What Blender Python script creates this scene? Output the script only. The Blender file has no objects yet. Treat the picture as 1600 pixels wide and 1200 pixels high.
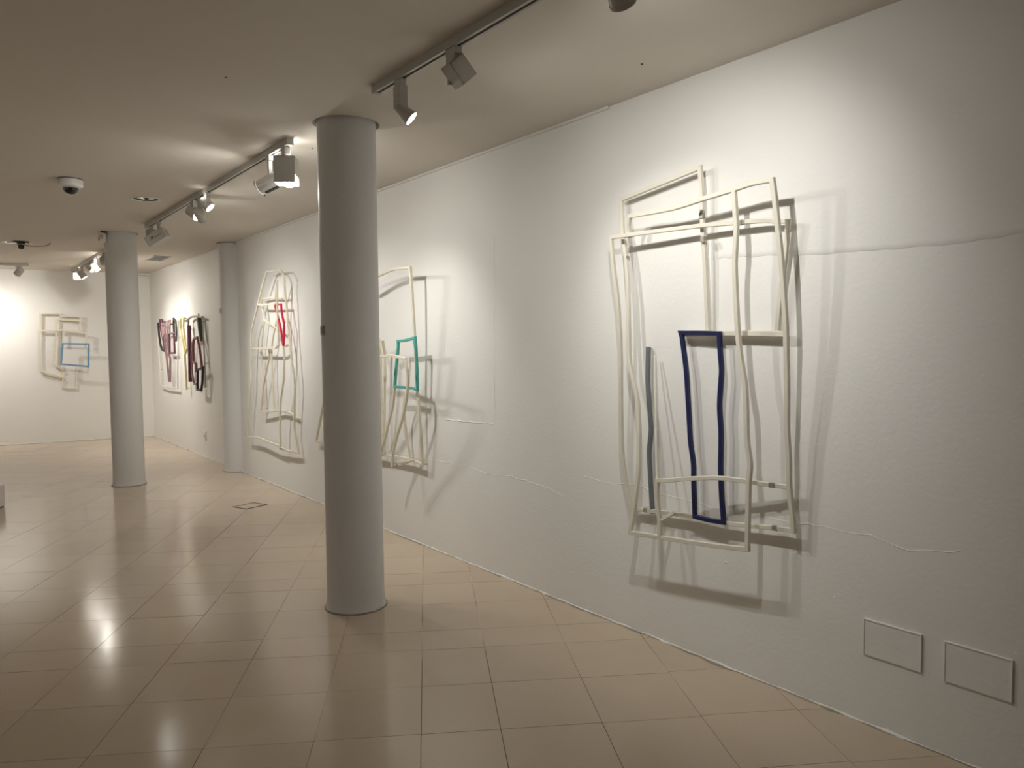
import bpy, bmesh, math, random
from mathutils import Vector, Matrix
random.seed(7)
C = bpy.context.scene.collection
# ------------------------------------------------------------------ camera
H = 2.918                      # ceiling height
WX = 3.0486                    # plane of the long right wall (x)
F, YAW, PITCH, ROLL = 1200.0, 0.639237, 0.0521334, -0.0100054
cam_data = bpy.data.cameras.new('camera'); cam = bpy.data.objects.new('camera', cam_data); C.objects.link(cam)
fw = Vector((math.sin(YAW)*math.cos(PITCH), math.cos(YAW)*math.cos(PITCH), -math.sin(PITCH)))
r0 = Vector((math.cos(YAW), -math.sin(YAW), 0)); u0 = r0.cross(fw)
r1 = r0*math.cos(ROLL)+u0*math.sin(ROLL); u1 = -r0*math.sin(ROLL)+u0*math.cos(ROLL)
m = Matrix((r1, u1, -fw)).transposed().to_4x4(); m.translation = Vector((0, 0, 1.6))
cam.matrix_world = m
cam_data.sensor_fit = 'HORIZONTAL'; cam_data.sensor_width = 36.0; cam_data.lens = F*36.0/1600.0
cam_data.clip_start = 0.05; cam_data.clip_end = 100
bpy.context.scene.camera = cam
# ------------------------------------------------------------------ world and exposure
world = bpy.data.worlds.new('world'); bpy.context.scene.world = world; world.use_nodes = True
world.node_tree.nodes['Background'].inputs[0].default_value = (0.02, 0.02, 0.02, 1)
world.node_tree.nodes['Background'].inputs[1].default_value = 0.2
vs = bpy.context.scene.view_settings
vs.view_transform = 'Standard'; vs.look = 'None'; vs.gamma = 1.0; vs.use_curve_mapping = False
vs.exposure = 0.45
LAMP_COL = (1.0, 0.98, 0.93)
WARM_COL = (1.0, 0.945, 0.87)
P_NEAR, P_MID, P_FAR = 36.0, 54.0, 76.0     # spot powers, watts
BEAM, SPILL, P_ROOM = 0.64, 0.17, 62.0      # share of a lamp's power in its beam and in its wide spill; fill lamps added on the unseen side
# ------------------------------------------------------------------ materials
def mat(name, col, rough=0.5, metal=0.0, noise=0.0, nscale=6.0, bump=0.0, bscale=60.0, emit=None, spec=0.5, coat=0.0):
    m = bpy.data.materials.new(name); m.use_nodes = True
    nt = m.node_tree; b = nt.nodes['Principled BSDF']
    b.inputs['Base Color'].default_value = (*col, 1); b.inputs['Roughness'].default_value = rough
    b.inputs['Metallic'].default_value = metal; b.inputs['Specular IOR Level'].default_value = spec
    b.inputs['Coat Weight'].default_value = coat; b.inputs['Coat Roughness'].default_value = 0.1
    tc = nt.nodes.new('ShaderNodeTexCoord')
    if noise:
        n = nt.nodes.new('ShaderNodeTexNoise'); n.inputs['Scale'].default_value = nscale; n.inputs['Detail'].default_value = 6
        r = nt.nodes.new('ShaderNodeMix'); r.data_type = 'RGBA'
        r.inputs['A'].default_value = (*[c*(1-noise) for c in col], 1); r.inputs['B'].default_value = (*[min(1, c*(1+noise)) for c in col], 1)
        nt.links.new(tc.outputs['Object'], n.inputs['Vector']); nt.links.new(n.outputs['Fac'], r.inputs['Factor'])
        nt.links.new(r.outputs['Result'], b.inputs['Base Color'])
    if bump:
        n2 = nt.nodes.new('ShaderNodeTexNoise'); n2.inputs['Scale'].default_value = bscale; n2.inputs['Detail'].default_value = 3
        bp = nt.nodes.new('ShaderNodeBump'); bp.inputs['Strength'].default_value = bump; bp.inputs['Distance'].default_value = 0.01
        nt.links.new(tc.outputs['Object'], n2.inputs['Vector']); nt.links.new(n2.outputs['Fac'], bp.inputs['Height'])
        nt.links.new(bp.outputs['Normal'], b.inputs['Normal'])
    if emit:
        b.inputs['Emission Color'].default_value = (*emit[0], 1); b.inputs['Emission Strength'].default_value = emit[1]
    return m

def wall_material(name, col):
    m = mat(name, col, 0.62, noise=0.02, nscale=2.5, bump=0.10, bscale=45, spec=0.3)
    nt = m.node_tree; b = nt.nodes['Principled BSDF']
    # broad trowel unevenness under the orange-peel of the paint
    tc = nt.nodes.new('ShaderNodeTexCoord'); n = nt.nodes.new('ShaderNodeTexNoise')
    n.inputs['Scale'].default_value = 1.7; n.inputs['Detail'].default_value = 2
    old = b.inputs['Normal'].links[0].from_node
    bp = nt.nodes.new('ShaderNodeBump'); bp.inputs['Strength'].default_value = 0.15; bp.inputs['Distance'].default_value = 0.03
    nt.links.new(tc.outputs['Object'], n.inputs['Vector']); nt.links.new(n.outputs['Fac'], bp.inputs['Height'])
    nt.links.new(bp.outputs['Normal'], old.inputs['Normal'])
    return m

def tile_material():
    m = bpy.data.materials.new('polished_tile'); m.use_nodes = True
    nt = m.node_tree; b = nt.nodes['Principled BSDF']; L = nt.links.new
    geo = nt.nodes.new('ShaderNodeNewGeometry'); oi = nt.nodes.new('ShaderNodeObjectInfo')
    n1 = nt.nodes.new('ShaderNodeTexNoise'); n1.inputs['Scale'].default_value = 0.9; n1.inputs['Detail'].default_value = 7; n1.inputs['Roughness'].default_value = 0.6
    n2 = nt.nodes.new('ShaderNodeTexNoise'); n2.inputs['Scale'].default_value = 140; n2.inputs['Detail'].default_value = 2
    for n in (n1, n2): L(geo.outputs['Position'], n.inputs['Vector'])
    mx = nt.nodes.new('ShaderNodeMix'); mx.data_type = 'RGBA'
    mx.inputs['A'].default_value = (0.50, 0.405, 0.30, 1); mx.inputs['B'].default_value = (0.63, 0.52, 0.40, 1)
    L(n1.outputs['Fac'], mx.inputs['Factor'])
    sp = nt.nodes.new('ShaderNodeMapRange'); sp.inputs['To Min'].default_value = 0.94; sp.inputs['To Max'].default_value = 1.06
    L(n2.outputs['Fac'], sp.inputs['Value'])
    rn = nt.nodes.new('ShaderNodeMapRange'); rn.inputs['To Min'].default_value = 0.965; rn.inputs['To Max'].default_value = 1.03
    L(oi.outputs['Random'], rn.inputs['Value'])
    mu = nt.nodes.new('ShaderNodeMath'); mu.operation = 'MULTIPLY'; L(sp.outputs[0], mu.inputs[0]); L(rn.outputs[0], mu.inputs[1])
    sc = nt.nodes.new('ShaderNodeVectorMath'); sc.operation = 'SCALE'; L(mx.outputs['Result'], sc.inputs[0]); L(mu.outputs[0], sc.inputs['Scale'])
    L(sc.outputs[0], b.inputs['Base Color'])
    rr = nt.nodes.new('ShaderNodeMapRange'); rr.inputs['To Min'].default_value = 0.10; rr.inputs['To Max'].default_value = 0.20
    n3 = nt.nodes.new('ShaderNodeTexNoise'); n3.inputs['Scale'].default_value = 3.0; n3.inputs['Detail'].default_value = 5
    L(geo.outputs['Position'], n3.inputs['Vector']); L(n3.outputs['Fac'], rr.inputs['Value']); L(rr.outputs[0], b.inputs['Roughness'])
    bp = nt.nodes.new('ShaderNodeBump'); bp.inputs['Strength'].default_value = 0.07; bp.inputs['Distance'].default_value = 0.004
    n4 = nt.nodes.new('ShaderNodeTexNoise'); n4.inputs['Scale'].default_value = 9; n4.inputs['Detail'].default_value = 2
    L(geo.outputs['Position'], n4.inputs['Vector']); L(n4.outputs['Fac'], bp.inputs['Height']); L(bp.outputs['Normal'], b.inputs['Normal'])
    b.inputs['Specular IOR Level'].default_value = 0.5
    return m

def grout_material():
    m = bpy.data.materials.new('floor_grout'); m.use_nodes = True
    nt = m.node_tree; b = nt.nodes['Principled BSDF']; L = nt.links.new
    geo = nt.nodes.new('ShaderNodeNewGeometry'); n = nt.nodes.new('ShaderNodeTexNoise')
    n.inputs['Scale'].default_value = 1.3; n.inputs['Detail'].default_value = 5
    L(geo.outputs['Position'], n.inputs['Vector'])
    cr = nt.nodes.new('ShaderNodeValToRGB'); e = cr.color_ramp.elements
    e[0].position = 0.47; e[0].color = (0.07, 0.045, 0.03, 1); e[1].position = 0.58; e[1].color = (0.45, 0.37, 0.28, 1)
    x = cr.color_ramp.elements.new(0.68); x.color = (0.72, 0.64, 0.52, 1)
    L(n.outputs['Fac'], cr.inputs['Fac']); L(cr.outputs['Color'], b.inputs['Base Color']); b.inputs['Roughness'].default_value = 0.6
    return m

M = dict(
    wall=wall_material('white_wall_paint', (0.84, 0.83, 0.80)),
    ceiling=mat('ceiling_paint', (0.72, 0.67, 0.60), 0.8, noise=0.02, bump=0.08, bscale=40, spec=0.2),
    column=mat('column_paint', (0.72, 0.71, 0.70), 0.55, noise=0.03, nscale=4, bump=0.12, bscale=50, spec=0.3),
    caulk=mat('white_caulk', (0.82, 0.80, 0.74), 0.6, noise=0.12, nscale=14, bump=0.5, bscale=30),
    dirt=mat('dirty_edge', (0.30, 0.26, 0.21), 0.8, noise=0.5, nscale=5),
    tile=tile_material(), grout=grout_material(),
    dark=mat('dark_void', (0.05, 0.048, 0.044), 0.8, noise=0.1),
    lampbody=mat('lamp_enamel', (0.52, 0.50, 0.46), 0.4, noise=0.03, spec=0.4),
    alu=mat('lamp_aluminium', (0.62, 0.61, 0.58), 0.32, metal=0.8, noise=0.04),
    slot=mat('track_slot_rubber', (0.02, 0.018, 0.016), 0.5, noise=0.1),
    lens=mat('lamp_lens', (0.9, 0.9, 0.85), 0.2, emit=((1.0, 0.93, 0.82), 18.0), noise=0.01),
    lensdim=mat('lamp_lens_dim', (0.9, 0.9, 0.85), 0.2, emit=((1.0, 0.93, 0.82), 4.0), noise=0.01),
    camwhite=mat('camera_shell', (0.78, 0.76, 0.72), 0.35, noise=0.02),
    camdark=mat('camera_dome', (0.012, 0.012, 0.012), 0.08, noise=0.1, coat=0.5),
    chrome=mat('chrome_reflector', (0.75, 0.74, 0.72), 0.15, metal=1.0, noise=0.02),
    cream=mat('cream_lacquer', (0.74, 0.70, 0.60), 0.45, noise=0.04, nscale=12, bump=0.1, bscale=30),
    ivory=mat('ivory_lacquer', (0.80, 0.74, 0.60), 0.45, noise=0.04, nscale=12, bump=0.1, bscale=30),
    pale=mat('pale_lacquer', (0.72, 0.69, 0.62), 0.5, noise=0.04, nscale=12),
    navy=mat('navy_lacquer', (0.006, 0.012, 0.075), 0.4, noise=0.15, nscale=10),
    grey=mat('slate_lacquer', (0.17, 0.19, 0.20), 0.45, noise=0.06, nscale=10),
    teal=mat('teal_lacquer', (0.09, 0.42, 0.37), 0.4, noise=0.1, nscale=14),
    red=mat('crimson_lacquer', (0.62, 0.01, 0.06), 0.4, noise=0.06, nscale=10),
    black=mat('blackish_lacquer', (0.035, 0.022, 0.024), 0.5, noise=0.1),
    plum=mat('plum_lacquer', (0.12, 0.035, 0.06), 0.5, noise=0.1),
    plumgrey=mat('mauve_grey_lacquer', (0.28, 0.20, 0.20), 0.5, noise=0.1),
    pink=mat('pink_lacquer', (0.42, 0.25, 0.26), 0.5, noise=0.08),
    mauve=mat('mauve_lacquer', (0.27, 0.165, 0.17), 0.5, noise=0.1),
    green=mat('dark_green_lacquer', (0.06, 0.07, 0.055), 0.5, noise=0.1),
    olive=mat('olive_grey_lacquer', (0.38, 0.36, 0.31), 0.5, noise=0.08),
    burgundy=mat('burgundy_lacquer', (0.26, 0.09, 0.11), 0.5, noise=0.1),
    yellow=mat('yellow_lacquer', (0.72, 0.62, 0.30), 0.5, noise=0.06),
    skyblue=mat('sky_blue_lacquer', (0.16, 0.32, 0.50), 0.45, noise=0.06),
    joint=mat('joint_steel', (0.38, 0.36, 0.32), 0.35, metal=0.3, noise=0.05),
    plastic=mat('white_plastic', (0.80, 0.79, 0.75), 0.4, noise=0.02),
    cable=mat('grey_cable', (0.25, 0.23, 0.20), 0.5, noise=0.05),
    hatch=mat('hatch_metal', (0.09, 0.065, 0.045), 0.5, noise=0.2),
    plinth=mat('plinth_paint', (0.74, 0.69, 0.67), 0.6, noise=0.02),
    redled=mat('red_led', (0.5, 0.12, 0.06), 0.4, noise=0.02),
)

# ------------------------------------------------------------------ mesh helpers
def link(name, bm, material, parent=None, smooth=False, loc=None):
    me = bpy.data.meshes.new(name); bmesh.ops.recalc_face_normals(bm, faces=bm.faces); bm.to_mesh(me); bm.free()
    me.materials.append(M[material])
    if smooth:
        for p in me.polygons: p.use_smooth = True
        me.set_sharp_from_angle(angle=math.radians(35))
    o = bpy.data.objects.new(name, me); C.objects.link(o)
    if parent: o.parent = parent
    if loc: o.location = loc
    return o
def empty(name, loc, label, cat, group=None, rz=0.0):
    o = bpy.data.objects.new(name, None); C.objects.link(o); o.location = loc; o.rotation_euler = (0, 0, rz); o.empty_display_size = 0.1
    o['label'] = label; o['category'] = cat
    if group: o['group'] = group
    return o
def struct(o): o['kind'] = 'structure'; return o
def tag(o, label, cat, group=None):
    o['label'] = label; o['category'] = cat
    if group: o['group'] = group
    return o
def box(bm, lo, hi, bev=0.0, M4=None):
    r = bmesh.ops.create_cube(bm, size=1.0); v = r['verts']
    c = [(a+b)/2 for a, b in zip(lo, hi)]; s = [b-a for a, b in zip(lo, hi)]
    for q in v: q.co = Vector((c[0]+q.co.x*s[0], c[1]+q.co.y*s[1], c[2]+q.co.z*s[2]))
    if bev:
        e = list({e for q in v for e in q.link_edges})
        g = bmesh.ops.bevel(bm, geom=e, offset=bev, segments=2, affect='EDGES', profile=0.5); v = g['verts']
    if M4 is not None: bmesh.ops.transform(bm, matrix=M4, verts=v)
    return bm
def lathe(bm, prof, seg=32, M4=None, cap0=True, cap1=True):
    rings = []
    for r, z in prof:
        rings.append([bm.verts.new((r*math.cos(2*math.pi*i/seg), r*math.sin(2*math.pi*i/seg), z)) for i in range(seg)])
    for a, b in zip(rings, rings[1:]):
        for i in range(seg):
            j = (i+1) % seg; bm.faces.new((a[i], a[j], b[j], b[i]))
    if cap0: bm.faces.new(rings[0][::-1])
    if cap1: bm.faces.new(rings[-1])
    if M4 is not None: bmesh.ops.transform(bm, matrix=M4, verts=[v for r in rings for v in r])
    return bm
def tube(bm, pts, rad, seg=8):
    pts = [Vector(p) for p in pts]; rings = []
    for i, p in enumerate(pts):
        t = (pts[min(i+1, len(pts)-1)]-pts[max(i-1, 0)]).normalized()
        a = t.orthogonal().normalized() if not rings else (prev - t*prev.dot(t)).normalized()
        prev = a; b = t.cross(a)
        rr = rad[i] if isinstance(rad, (list, tuple)) else rad
        rings.append([bm.verts.new(p+(a*math.cos(2*math.pi*k/seg)+b*math.sin(2*math.pi*k/seg))*rr) for k in range(seg)])
    for a, b in zip(rings, rings[1:]):
        for k in range(seg): j = (k+1) % seg; bm.faces.new((a[k], a[j], b[j], b[k]))
    bm.faces.new(rings[0][::-1]); bm.faces.new(rings[-1])
    return bm
def NB(): return bmesh.new()

# ------------------------------------------------------------------ setting: shell of the gallery
BA = 0.127677                                                    # the end wall turns away by 7.3 degrees
BN = Vector((math.sin(BA), math.cos(BA), 0)); BS = Vector((-math.cos(BA), math.sin(BA), 0)); BP = Vector((WX, 14.93, 0))
XL, YB = -4.6, -3.2                                              # side wall and rear wall outside the frame
yl = (BP+BS*((WX-XL)/math.cos(BA))).y
b = NB(); box(b, (WX, YB, -0.1), (WX+0.2, 15.2, H+0.12)); wall_r = struct(link('wall_right', b, 'wall'))
b = NB(); L_ = (WX-XL)/math.cos(BA)+0.2; box(b, (-0.3, 0, -0.1), (L_, 0.2, H+0.12))
wall_b = struct(link('wall_back', b, 'wall')); wall_b.matrix_world = Matrix.Translation(BP) @ Matrix(((BS.x, BN.x, 0, 0), (BS.y, BN.y, 0, 0), (0, 0, 1, 0), (0, 0, 0, 1)))
b = NB(); box(b, (XL-0.2, YB, -0.1), (XL, yl+0.2, H+0.12)); struct(link('wall_left', b, 'wall'))
b = NB(); box(b, (XL-0.2, YB-0.2, -0.1), (WX+0.2, YB, H+0.12)); struct(link('wall_front', b, 'wall'))

COLS = [(2.0, 4.325, 0.173, 0.196), (1.72, 9.85, 0.170, 0.186), (3.045, 10.07, 0.170, 0.182)]
def ceiling():
    cu = bpy.data.curves.new('ceiling', 'CURVE'); cu.dimensions = '2D'; cu.fill_mode = 'BOTH'; cu.extrude = 0.06
    def poly(pts):
        s = cu.splines.new('POLY'); s.points.add(len(pts)-1); s.use_cyclic_u = True
        for p, q in zip(s.points, pts): p.co = (q[0], q[1], 0, 1)
    poly([(XL, YB), (WX, YB), (WX, BP.y), (XL, yl)])
    for x, y, r, rh in COLS[:2]: poly([(x+rh*math.cos(a*math.pi/24), y+rh*math.sin(a*math.pi/24)) for a in range(48)])
    poly([(1.515+0.105*math.cos(a*math.pi/20), 7.455+0.105*math.sin(a*math.pi/20)) for a in range(40)])
    ob = bpy.data.objects.new('tmp', cu); C.objects.link(ob); dg = bpy.context.evaluated_depsgraph_get()
    me = bpy.data.meshes.new_from_object(ob.evaluated_get(dg)); bpy.data.objects.remove(ob)
    me.name = 'ceiling'; me.materials.clear(); me.materials.append(M['ceiling'])
    o = bpy.data.objects.new('ceiling', me); C.objects.link(o); o.location = (0, 0, H+0.06); return struct(o)
ceil = ceiling()
b = NB(); box(b, (XL-0.2, YB-0.2, H+0.12), (WX+0.2, 16.4, H+0.2)); link('roof_slab', b, 'dark')['kind'] = 'structure'

# ------------------------------------------------------------------ floor of individual tiles, laid at 30 degrees to the long wall
TA = 0.527721
TV = Vector((math.sin(TA), math.cos(TA), 0)); WV = Vector((math.cos(TA), -math.sin(TA), 0))
b = NB(); vs_ = [b.verts.new(p) for p in ((XL, YB, -0.0022), (WX, YB, -0.0022), (WX, BP.y, -0.0022), (XL, yl, -0.0022))]
f_ = b.faces.new(vs_); ex = bmesh.ops.extrude_face_region(b, geom=[f_]); bmesh.ops.translate(b, vec=(0, 0, -0.1), verts=[v for v in ex['geom'] if isinstance(v, bmesh.types.BMVert)])
floor = struct(link('floor', b, 'grout'))
wl = [-0.043, 0.286, 0.716, 1.149]; 
while wl[-1] < 6: wl.append(wl[-1]+0.433)
while wl[0] > -12: wl.insert(0, wl[0]-(0.432))
tl = [2.245, 2.681, 3.103, 3.547, 3.98, 4.245, 4.69, 5.09, 5.345, 5.78, 6.20, 6.60]
while tl[-1] < 16: tl.append(tl[-1]+0.433)
while tl[0] > -6: tl.insert(0, tl[0]-0.433)
SHELL = [(Vector((XL, 0, 0)), Vector((1, 0, 0))), (Vector((WX, 0, 0)), Vector((-1, 0, 0))), (Vector((0, YB, 0)), Vector((0, 1, 0))), (BP, -BN)]
def clip(poly, p0, n):
    out = []
    for i, a in enumerate(poly):
        c = poly[(i+1) % len(poly)]; da = (a-p0).dot(n); dc = (c-p0).dot(n)
        if da >= 0: out.append(a)
        if (da >= 0) != (dc >= 0): out.append(a+(c-a)*(da/(da-dc)))
    return out
camI = cam.matrix_world.inverted()
def project(p):
    q = camI @ p
    return (800+F*q.x/-q.z, 600-F*q.y/-q.z) if q.z < -0.1 else None
tiles = []
rt = random.Random(3)
for i in range(len(wl)-1):
    jit = rt.uniform(-0.006, 0.006)
    for j in range(len(tl)-1):
        g = rt.choice((0.0009, 0.0013, 0.0019)); 
        w0, w1, t0, t1 = wl[i]+g, wl[i+1]-g, tl[j]+g+jit, tl[j+1]-g+jit
        poly = [WV*w0+TV*t0, WV*w1+TV*t0, WV*w1+TV*t1, WV*w0+TV*t1]
        for p0, n in SHELL:
            poly = clip(poly, p0, n)
            if len(poly) < 3: break
        if len(poly) < 3: continue
        pp = [project(p) for p in poly]; area = 0
        if all(pp):
            pp = [(min(max(x, 0), 1600), min(max(y, 0), 1200)) for x, y in pp]
            area = abs(sum(pp[k][0]*pp[(k+1) % len(pp)][1]-pp[(k+1) % len(pp)][0]*pp[k][1] for k in range(len(pp))))/2
        else:
            q = [x for x in pp if x]; area = 500 if q and any(0 <= x <= 1600 and y < 1300 for x, y in q) else 0
        tiles.append((area, poly))
tiles.sort(key=lambda t: -t[0])
def add_tile(bm, poly, c, dz):
    top = [bm.verts.new((p.x-c.x, p.y-c.y, dz)) for p in poly]; bot = [bm.verts.new((p.x-c.x, p.y-c.y, -0.0021)) for p in poly]
    bm.faces.new(top)
    for k in range(len(poly)):
        l = (k+1) % len(poly); bm.faces.new((top[k], bot[k], bot[l], top[l]))
rest = NB()
for k, (area, poly) in enumerate(tiles):
    if k < 300 and area > 60:
        c = sum(poly, Vector())/len(poly); bm = NB(); add_tile(bm, poly, c, rt.uniform(-0.0003, 0.0003))
        link('tile', bm, 'tile', floor, loc=(c.x, c.y, 0))
    else: add_tile(rest, poly, Vector(), 0.0)
o = link('tile_field', rest, 'tile', floor); o['kind'] = 'stuff'

# wall foot: ragged paint/caulk edge against the tiles, thin ledge at the top
def strip(name, pts, h, d, material, parent=None, seed=1, amp=0.35):
    rs = random.Random(seed); bm = NB(); P = []
    for a, c in zip(pts, pts[1:]):
        a = Vector(a); c = Vector(c); n = max(2, int((c-a).length/0.06)); P += [a+(c-a)*(k/n) for k in range(n)]
    P.append(Vector(pts[-1])); dirn = (P[-1]-P[0]).normalized(); nrm = Vector((dirn.y, -dirn.x, 0))
    if nrm.dot(Vector((0.5, 7, 0))-P[0]) < 0: nrm = -nrm
    rows = []
    for p in P:
        hh = h*(1+rs.uniform(-amp, amp)); dd = d*(1+rs.uniform(-amp, amp))
        rows.append([bm.verts.new(p+nrm*dd), bm.verts.new(p+nrm*dd*0.55+Vector((0, 0, hh*0.8))), bm.verts.new(p-nrm*0.001+Vector((0, 0, hh)))])
    for a, c in zip(rows, rows[1:]):
        for k in range(2): bm.faces.new((a[k], c[k], c[k+1], a[k+1]))
    return link(name, bm, material, parent)
struct(strip('baseboard_right', [(WX, YB, 0.0), (WX, 14.9, 0.0)], 0.007, 0.007, 'caulk', seed=2, amp=0.6))
struct(strip('trim_1', [(WX-0.004, YB, 0.0004), (WX-0.004, 14.9, 0.0004)], 0.0016, 0.013, 'dirt', seed=3, amp=0.9))
bl = BP+BS*7
struct(strip('baseboard_back', [(BP.x-0.01, BP.y-0.0, 0.0), (bl.x, bl.y, 0.0)], 0.03, 0.006, 'caulk', seed=5, amp=0.5))
struct(strip('trim_2', [(BP.x-0.02, BP.y-0.006, 0.0004), (bl.x, bl.y-0.006, 0.0004)], 0.003, 0.025, 'dirt', seed=6, amp=0.9))
b = NB(); box(b, (WX-0.018, 3.16, H-0.016), (WX, 9.87, H+0.0), 0.002); struct(link('trim_3', b, 'wall'))
b = NB(); box(b, (WX-0.012, 10.26, H-0.012), (WX, 14.8, H+0.0), 0.002); struct(link('trim_4', b, 'wall'))

# relief of the painted-over wall: hairline ridges, flush cover plates
def ridge(name, pts, w, hgt, seed, parent, rough=0.006):
    rs = random.Random(seed); bm = NB(); rows = []
    P = []
    for a, c in zip(pts, pts[1:]):
        L = math.hypot(c[0]-a[0], c[1]-a[1]); n = max(2, int(L/0.035)); P += [(a[0]+(c[0]-a[0])*k/n, a[1]+(c[1]-a[1])*k/n) for k in range(n)]
    P.append(pts[-1])
    for k, (y, z) in enumerate(P):
        q = P[min(k+1, len(P)-1)]; p = P[max(k-1, 0)]; t = Vector((q[0]-p[0], q[1]-p[1])).normalized(); n = Vector((-t.y, t.x))
        y += rs.uniform(-1, 1)*rough*abs(t.y); z += rs.uniform(-1, 1)*rough*abs(t.x); ww = w*rs.uniform(0.6, 1.3); hh = hgt*rs.uniform(0.4, 1.2)
        rows.append([bm.verts.new((WX+0.0003, y+n.x*ww, z+n.y*ww)), bm.verts.new((WX-hh, y, z)), bm.verts.new((WX+0.0003, y-n.x*ww, z-n.y*ww))])
    for a, c in zip(rows, rows[1:]):
        for k in range(2): bm.faces.new((a[k], c[k], c[k+1], a[k+1]))
    return link(name, bm, 'wall', parent)
ridge('plaster_ridge', [(5.967, 0.712), (5.431, 0.689), (4.95, 0.709), (4.575, 0.707), (4.413, 0.691), (4.112, 0.709), (3.771, 0.693), (3.583, 0.664)], 0.004, 0.002, 1, wall_r)
ridge('plaster_ridge', [(3.394, 0.805), (3.134, 0.796), (2.983, 0.817), (2.772, 0.795), (2.577, 0.792), (2.455, 0.776), (2.192, 0.783), (1.957, 0.787), (1.804, 0.793), (1.634, 0.793), (1.477, 0.767), (1.287, 0.803)], 0.0035, 0.0018, 2, wall_r)
ridge('plaster_ridge', [(4.906, 2.296), (4.939, 1.784), (4.941, 1.037)], 0.004, 0.0015, 3, wall_r, 0.003)
ridge('plaster_ridge', [(4.941, 1.037), (4.567, 1.041), (4.305, 1.052)], 0.006, 0.0045, 4, wall_r, 0.004)
ridge('plaster_ridge', [(4.305, 1.052), (4.299, 1.765), (4.288, 2.319)], 0.004, 0.002, 5, wall_r, 0.003)
def lip():      # the upper plaster coat stands a little proud of the lower one
    bm = NB(); rs = random.Random(9); top = [(2.46, 2.005), (2.383, 2.007), (2.133, 1.995), (1.819, 1.972), (1.547, 1.965), (1.354, 1.961), (1.1, 1.969), (0.6, 1.975), (0.1, 1.98)]
    P = []
    for a, c in zip(top, top[1:]):
        n = 6; P += [(a[0]+(c[0]-a[0])*k/n, a[1]+(c[1]-a[1])*k/n+rs.uniform(-.004, .004)) for k in range(n)]
    rows = []
    for k, (y, z) in enumerate(P):
        g = min(1.0, k/8)
        rows.append([bm.verts.new((WX+0.0004, y, z+0.5)), bm.verts.new((WX-0.0022*g-0.0002, y, z+0.02)), bm.verts.new((WX-0.003*g-0.0002, y, z)), bm.verts.new((WX+0.0004, y, z-0.006))])
    for a, c in zip(rows, rows[1:]):
        for k in range(3): bm.faces.new((a[k], c[k], c[k+1], a[k+1]))
    link('plaster_ledge', bm, 'wall', wall_r, smooth=True)
lip()
for k in range(26):      # small blobs left under the paint
    rs = random.Random(100+k); y = rs.uniform(0.9, 4.6); z = rs.uniform(0.3, 2.3); r = rs.uniform(0.002, 0.005)
    if k == 0: y, z, r = 2.36, 0.52, 0.008
    bm = NB(); bmesh.ops.create_icosphere(bm, subdivisions=1, radius=r); bmesh.ops.scale(bm, vec=(0.35, 1.3, 0.8), verts=bm.verts)
    link('paint_blob', bm, 'wall', wall_r, loc=(WX, y, z))
for (y0, y1, z0, z1), lab in (((1.421, 1.652, 0.293, 0.444), 'painted-over blank cover plate low on the right wall, nearer the artwork with the navy frame'), ((1.102, 1.331, 0.291, 0.447), 'painted-over blank cover plate low on the right wall, the rightmost of the two')):
    t = empty('cover_plate', (WX, (y0+y1)/2, z0), lab, 'cover plate'); hy = (y1-y0)/2; hz = z1-z0
    b = NB(); box(b, (-0.006, -hy, 0), (0.0, hy, hz), 0.002); link('plate', b, 'wall', t)
    for bx in ((-hy, -hy+0.004, 0, hz), (hy-0.004, hy, 0, hz), (-hy, hy, hz-0.004, hz)):
        pass
    b = NB(); 
    for q in ((-0.0085, -hy-0.002, hz-0.003, 0, hy+0.002, hz+0.002), (-0.0085, -hy-0.003, 0, 0, -hy+0.002, hz), (-0.0085, hy-0.002, 0, 0, hy+0.003, hz)):
        box(b, q[:3], q[3:], 0.001)
    link('paint_rim', b, 'wall', t)

# columns
def column(i, label):
    x, y, r, rh = COLS[i]; t = empty('round_column', (x, y, 0), label, 'column')
    prof = [(r+0.012, 0.0), (r+0.010, 0.012), (r+0.004, 0.03), (r+0.001, 0.06), (r, 0.12), (r, H+0.118 if i < 2 else H)]
    link('shaft', lathe(NB(), prof, 64), 'column', t, True)
    bm = NB(); lathe(bm, [(r+0.011, 0.0), (r+0.017, 0.0), (r+0.015, 0.006), (r+0.011, 0.009)], 64, cap0=False, cap1=False)
    rs = random.Random(i)
    for v in bm.verts: v.co.x *= rs.uniform(0.99, 1.02); v.co.y *= rs.uniform(0.99, 1.02)
    link('caulk_ring', bm, 'dirt', t)
    return t
c0 = column(0, 'large round white column in the foreground, cutting off the left of the teal-framed artwork')
c1 = column(1, 'round white column farther back, with a small grey sensor at its top left')
# third column is half built into the right wall
x, y, r, rh = COLS[2]; t = empty('wall_column', (WX, y, 0), 'white half-round column built into the right wall before the dark and pink artworks', 'column')
def half(prof, seg=32):
    bm = NB(); rings = []
    for rr, z in prof: rings.append([bm.verts.new((-rr*math.sin(math.pi*k/seg)+0.0, -rr*math.cos(math.pi*k/seg), z)) for k in range(seg+1)])
    for a, c in zip(rings, rings[1:]):
        for k in range(seg): bm.faces.new((a[k], a[k+1], c[k+1], c[k]))
    return bm
link('shaft', half([(r+0.008, 0), (r+0.004, 0.02), (r, 0.06), (r, H)]), 'column', t, True)
link('top_ring', half([(r+0.001, H-0.001), (r+0.014, H-0.001), (r+0.014, H-0.013), (r+0.001, H-0.013)]), 'dirt', t)
link('caulk_ring', half([(r+0.006, 0.0), (r+0.016, 0.0), (r+0.012, 0.006), (r+0.005, 0.008)]), 'dirt', t)

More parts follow.
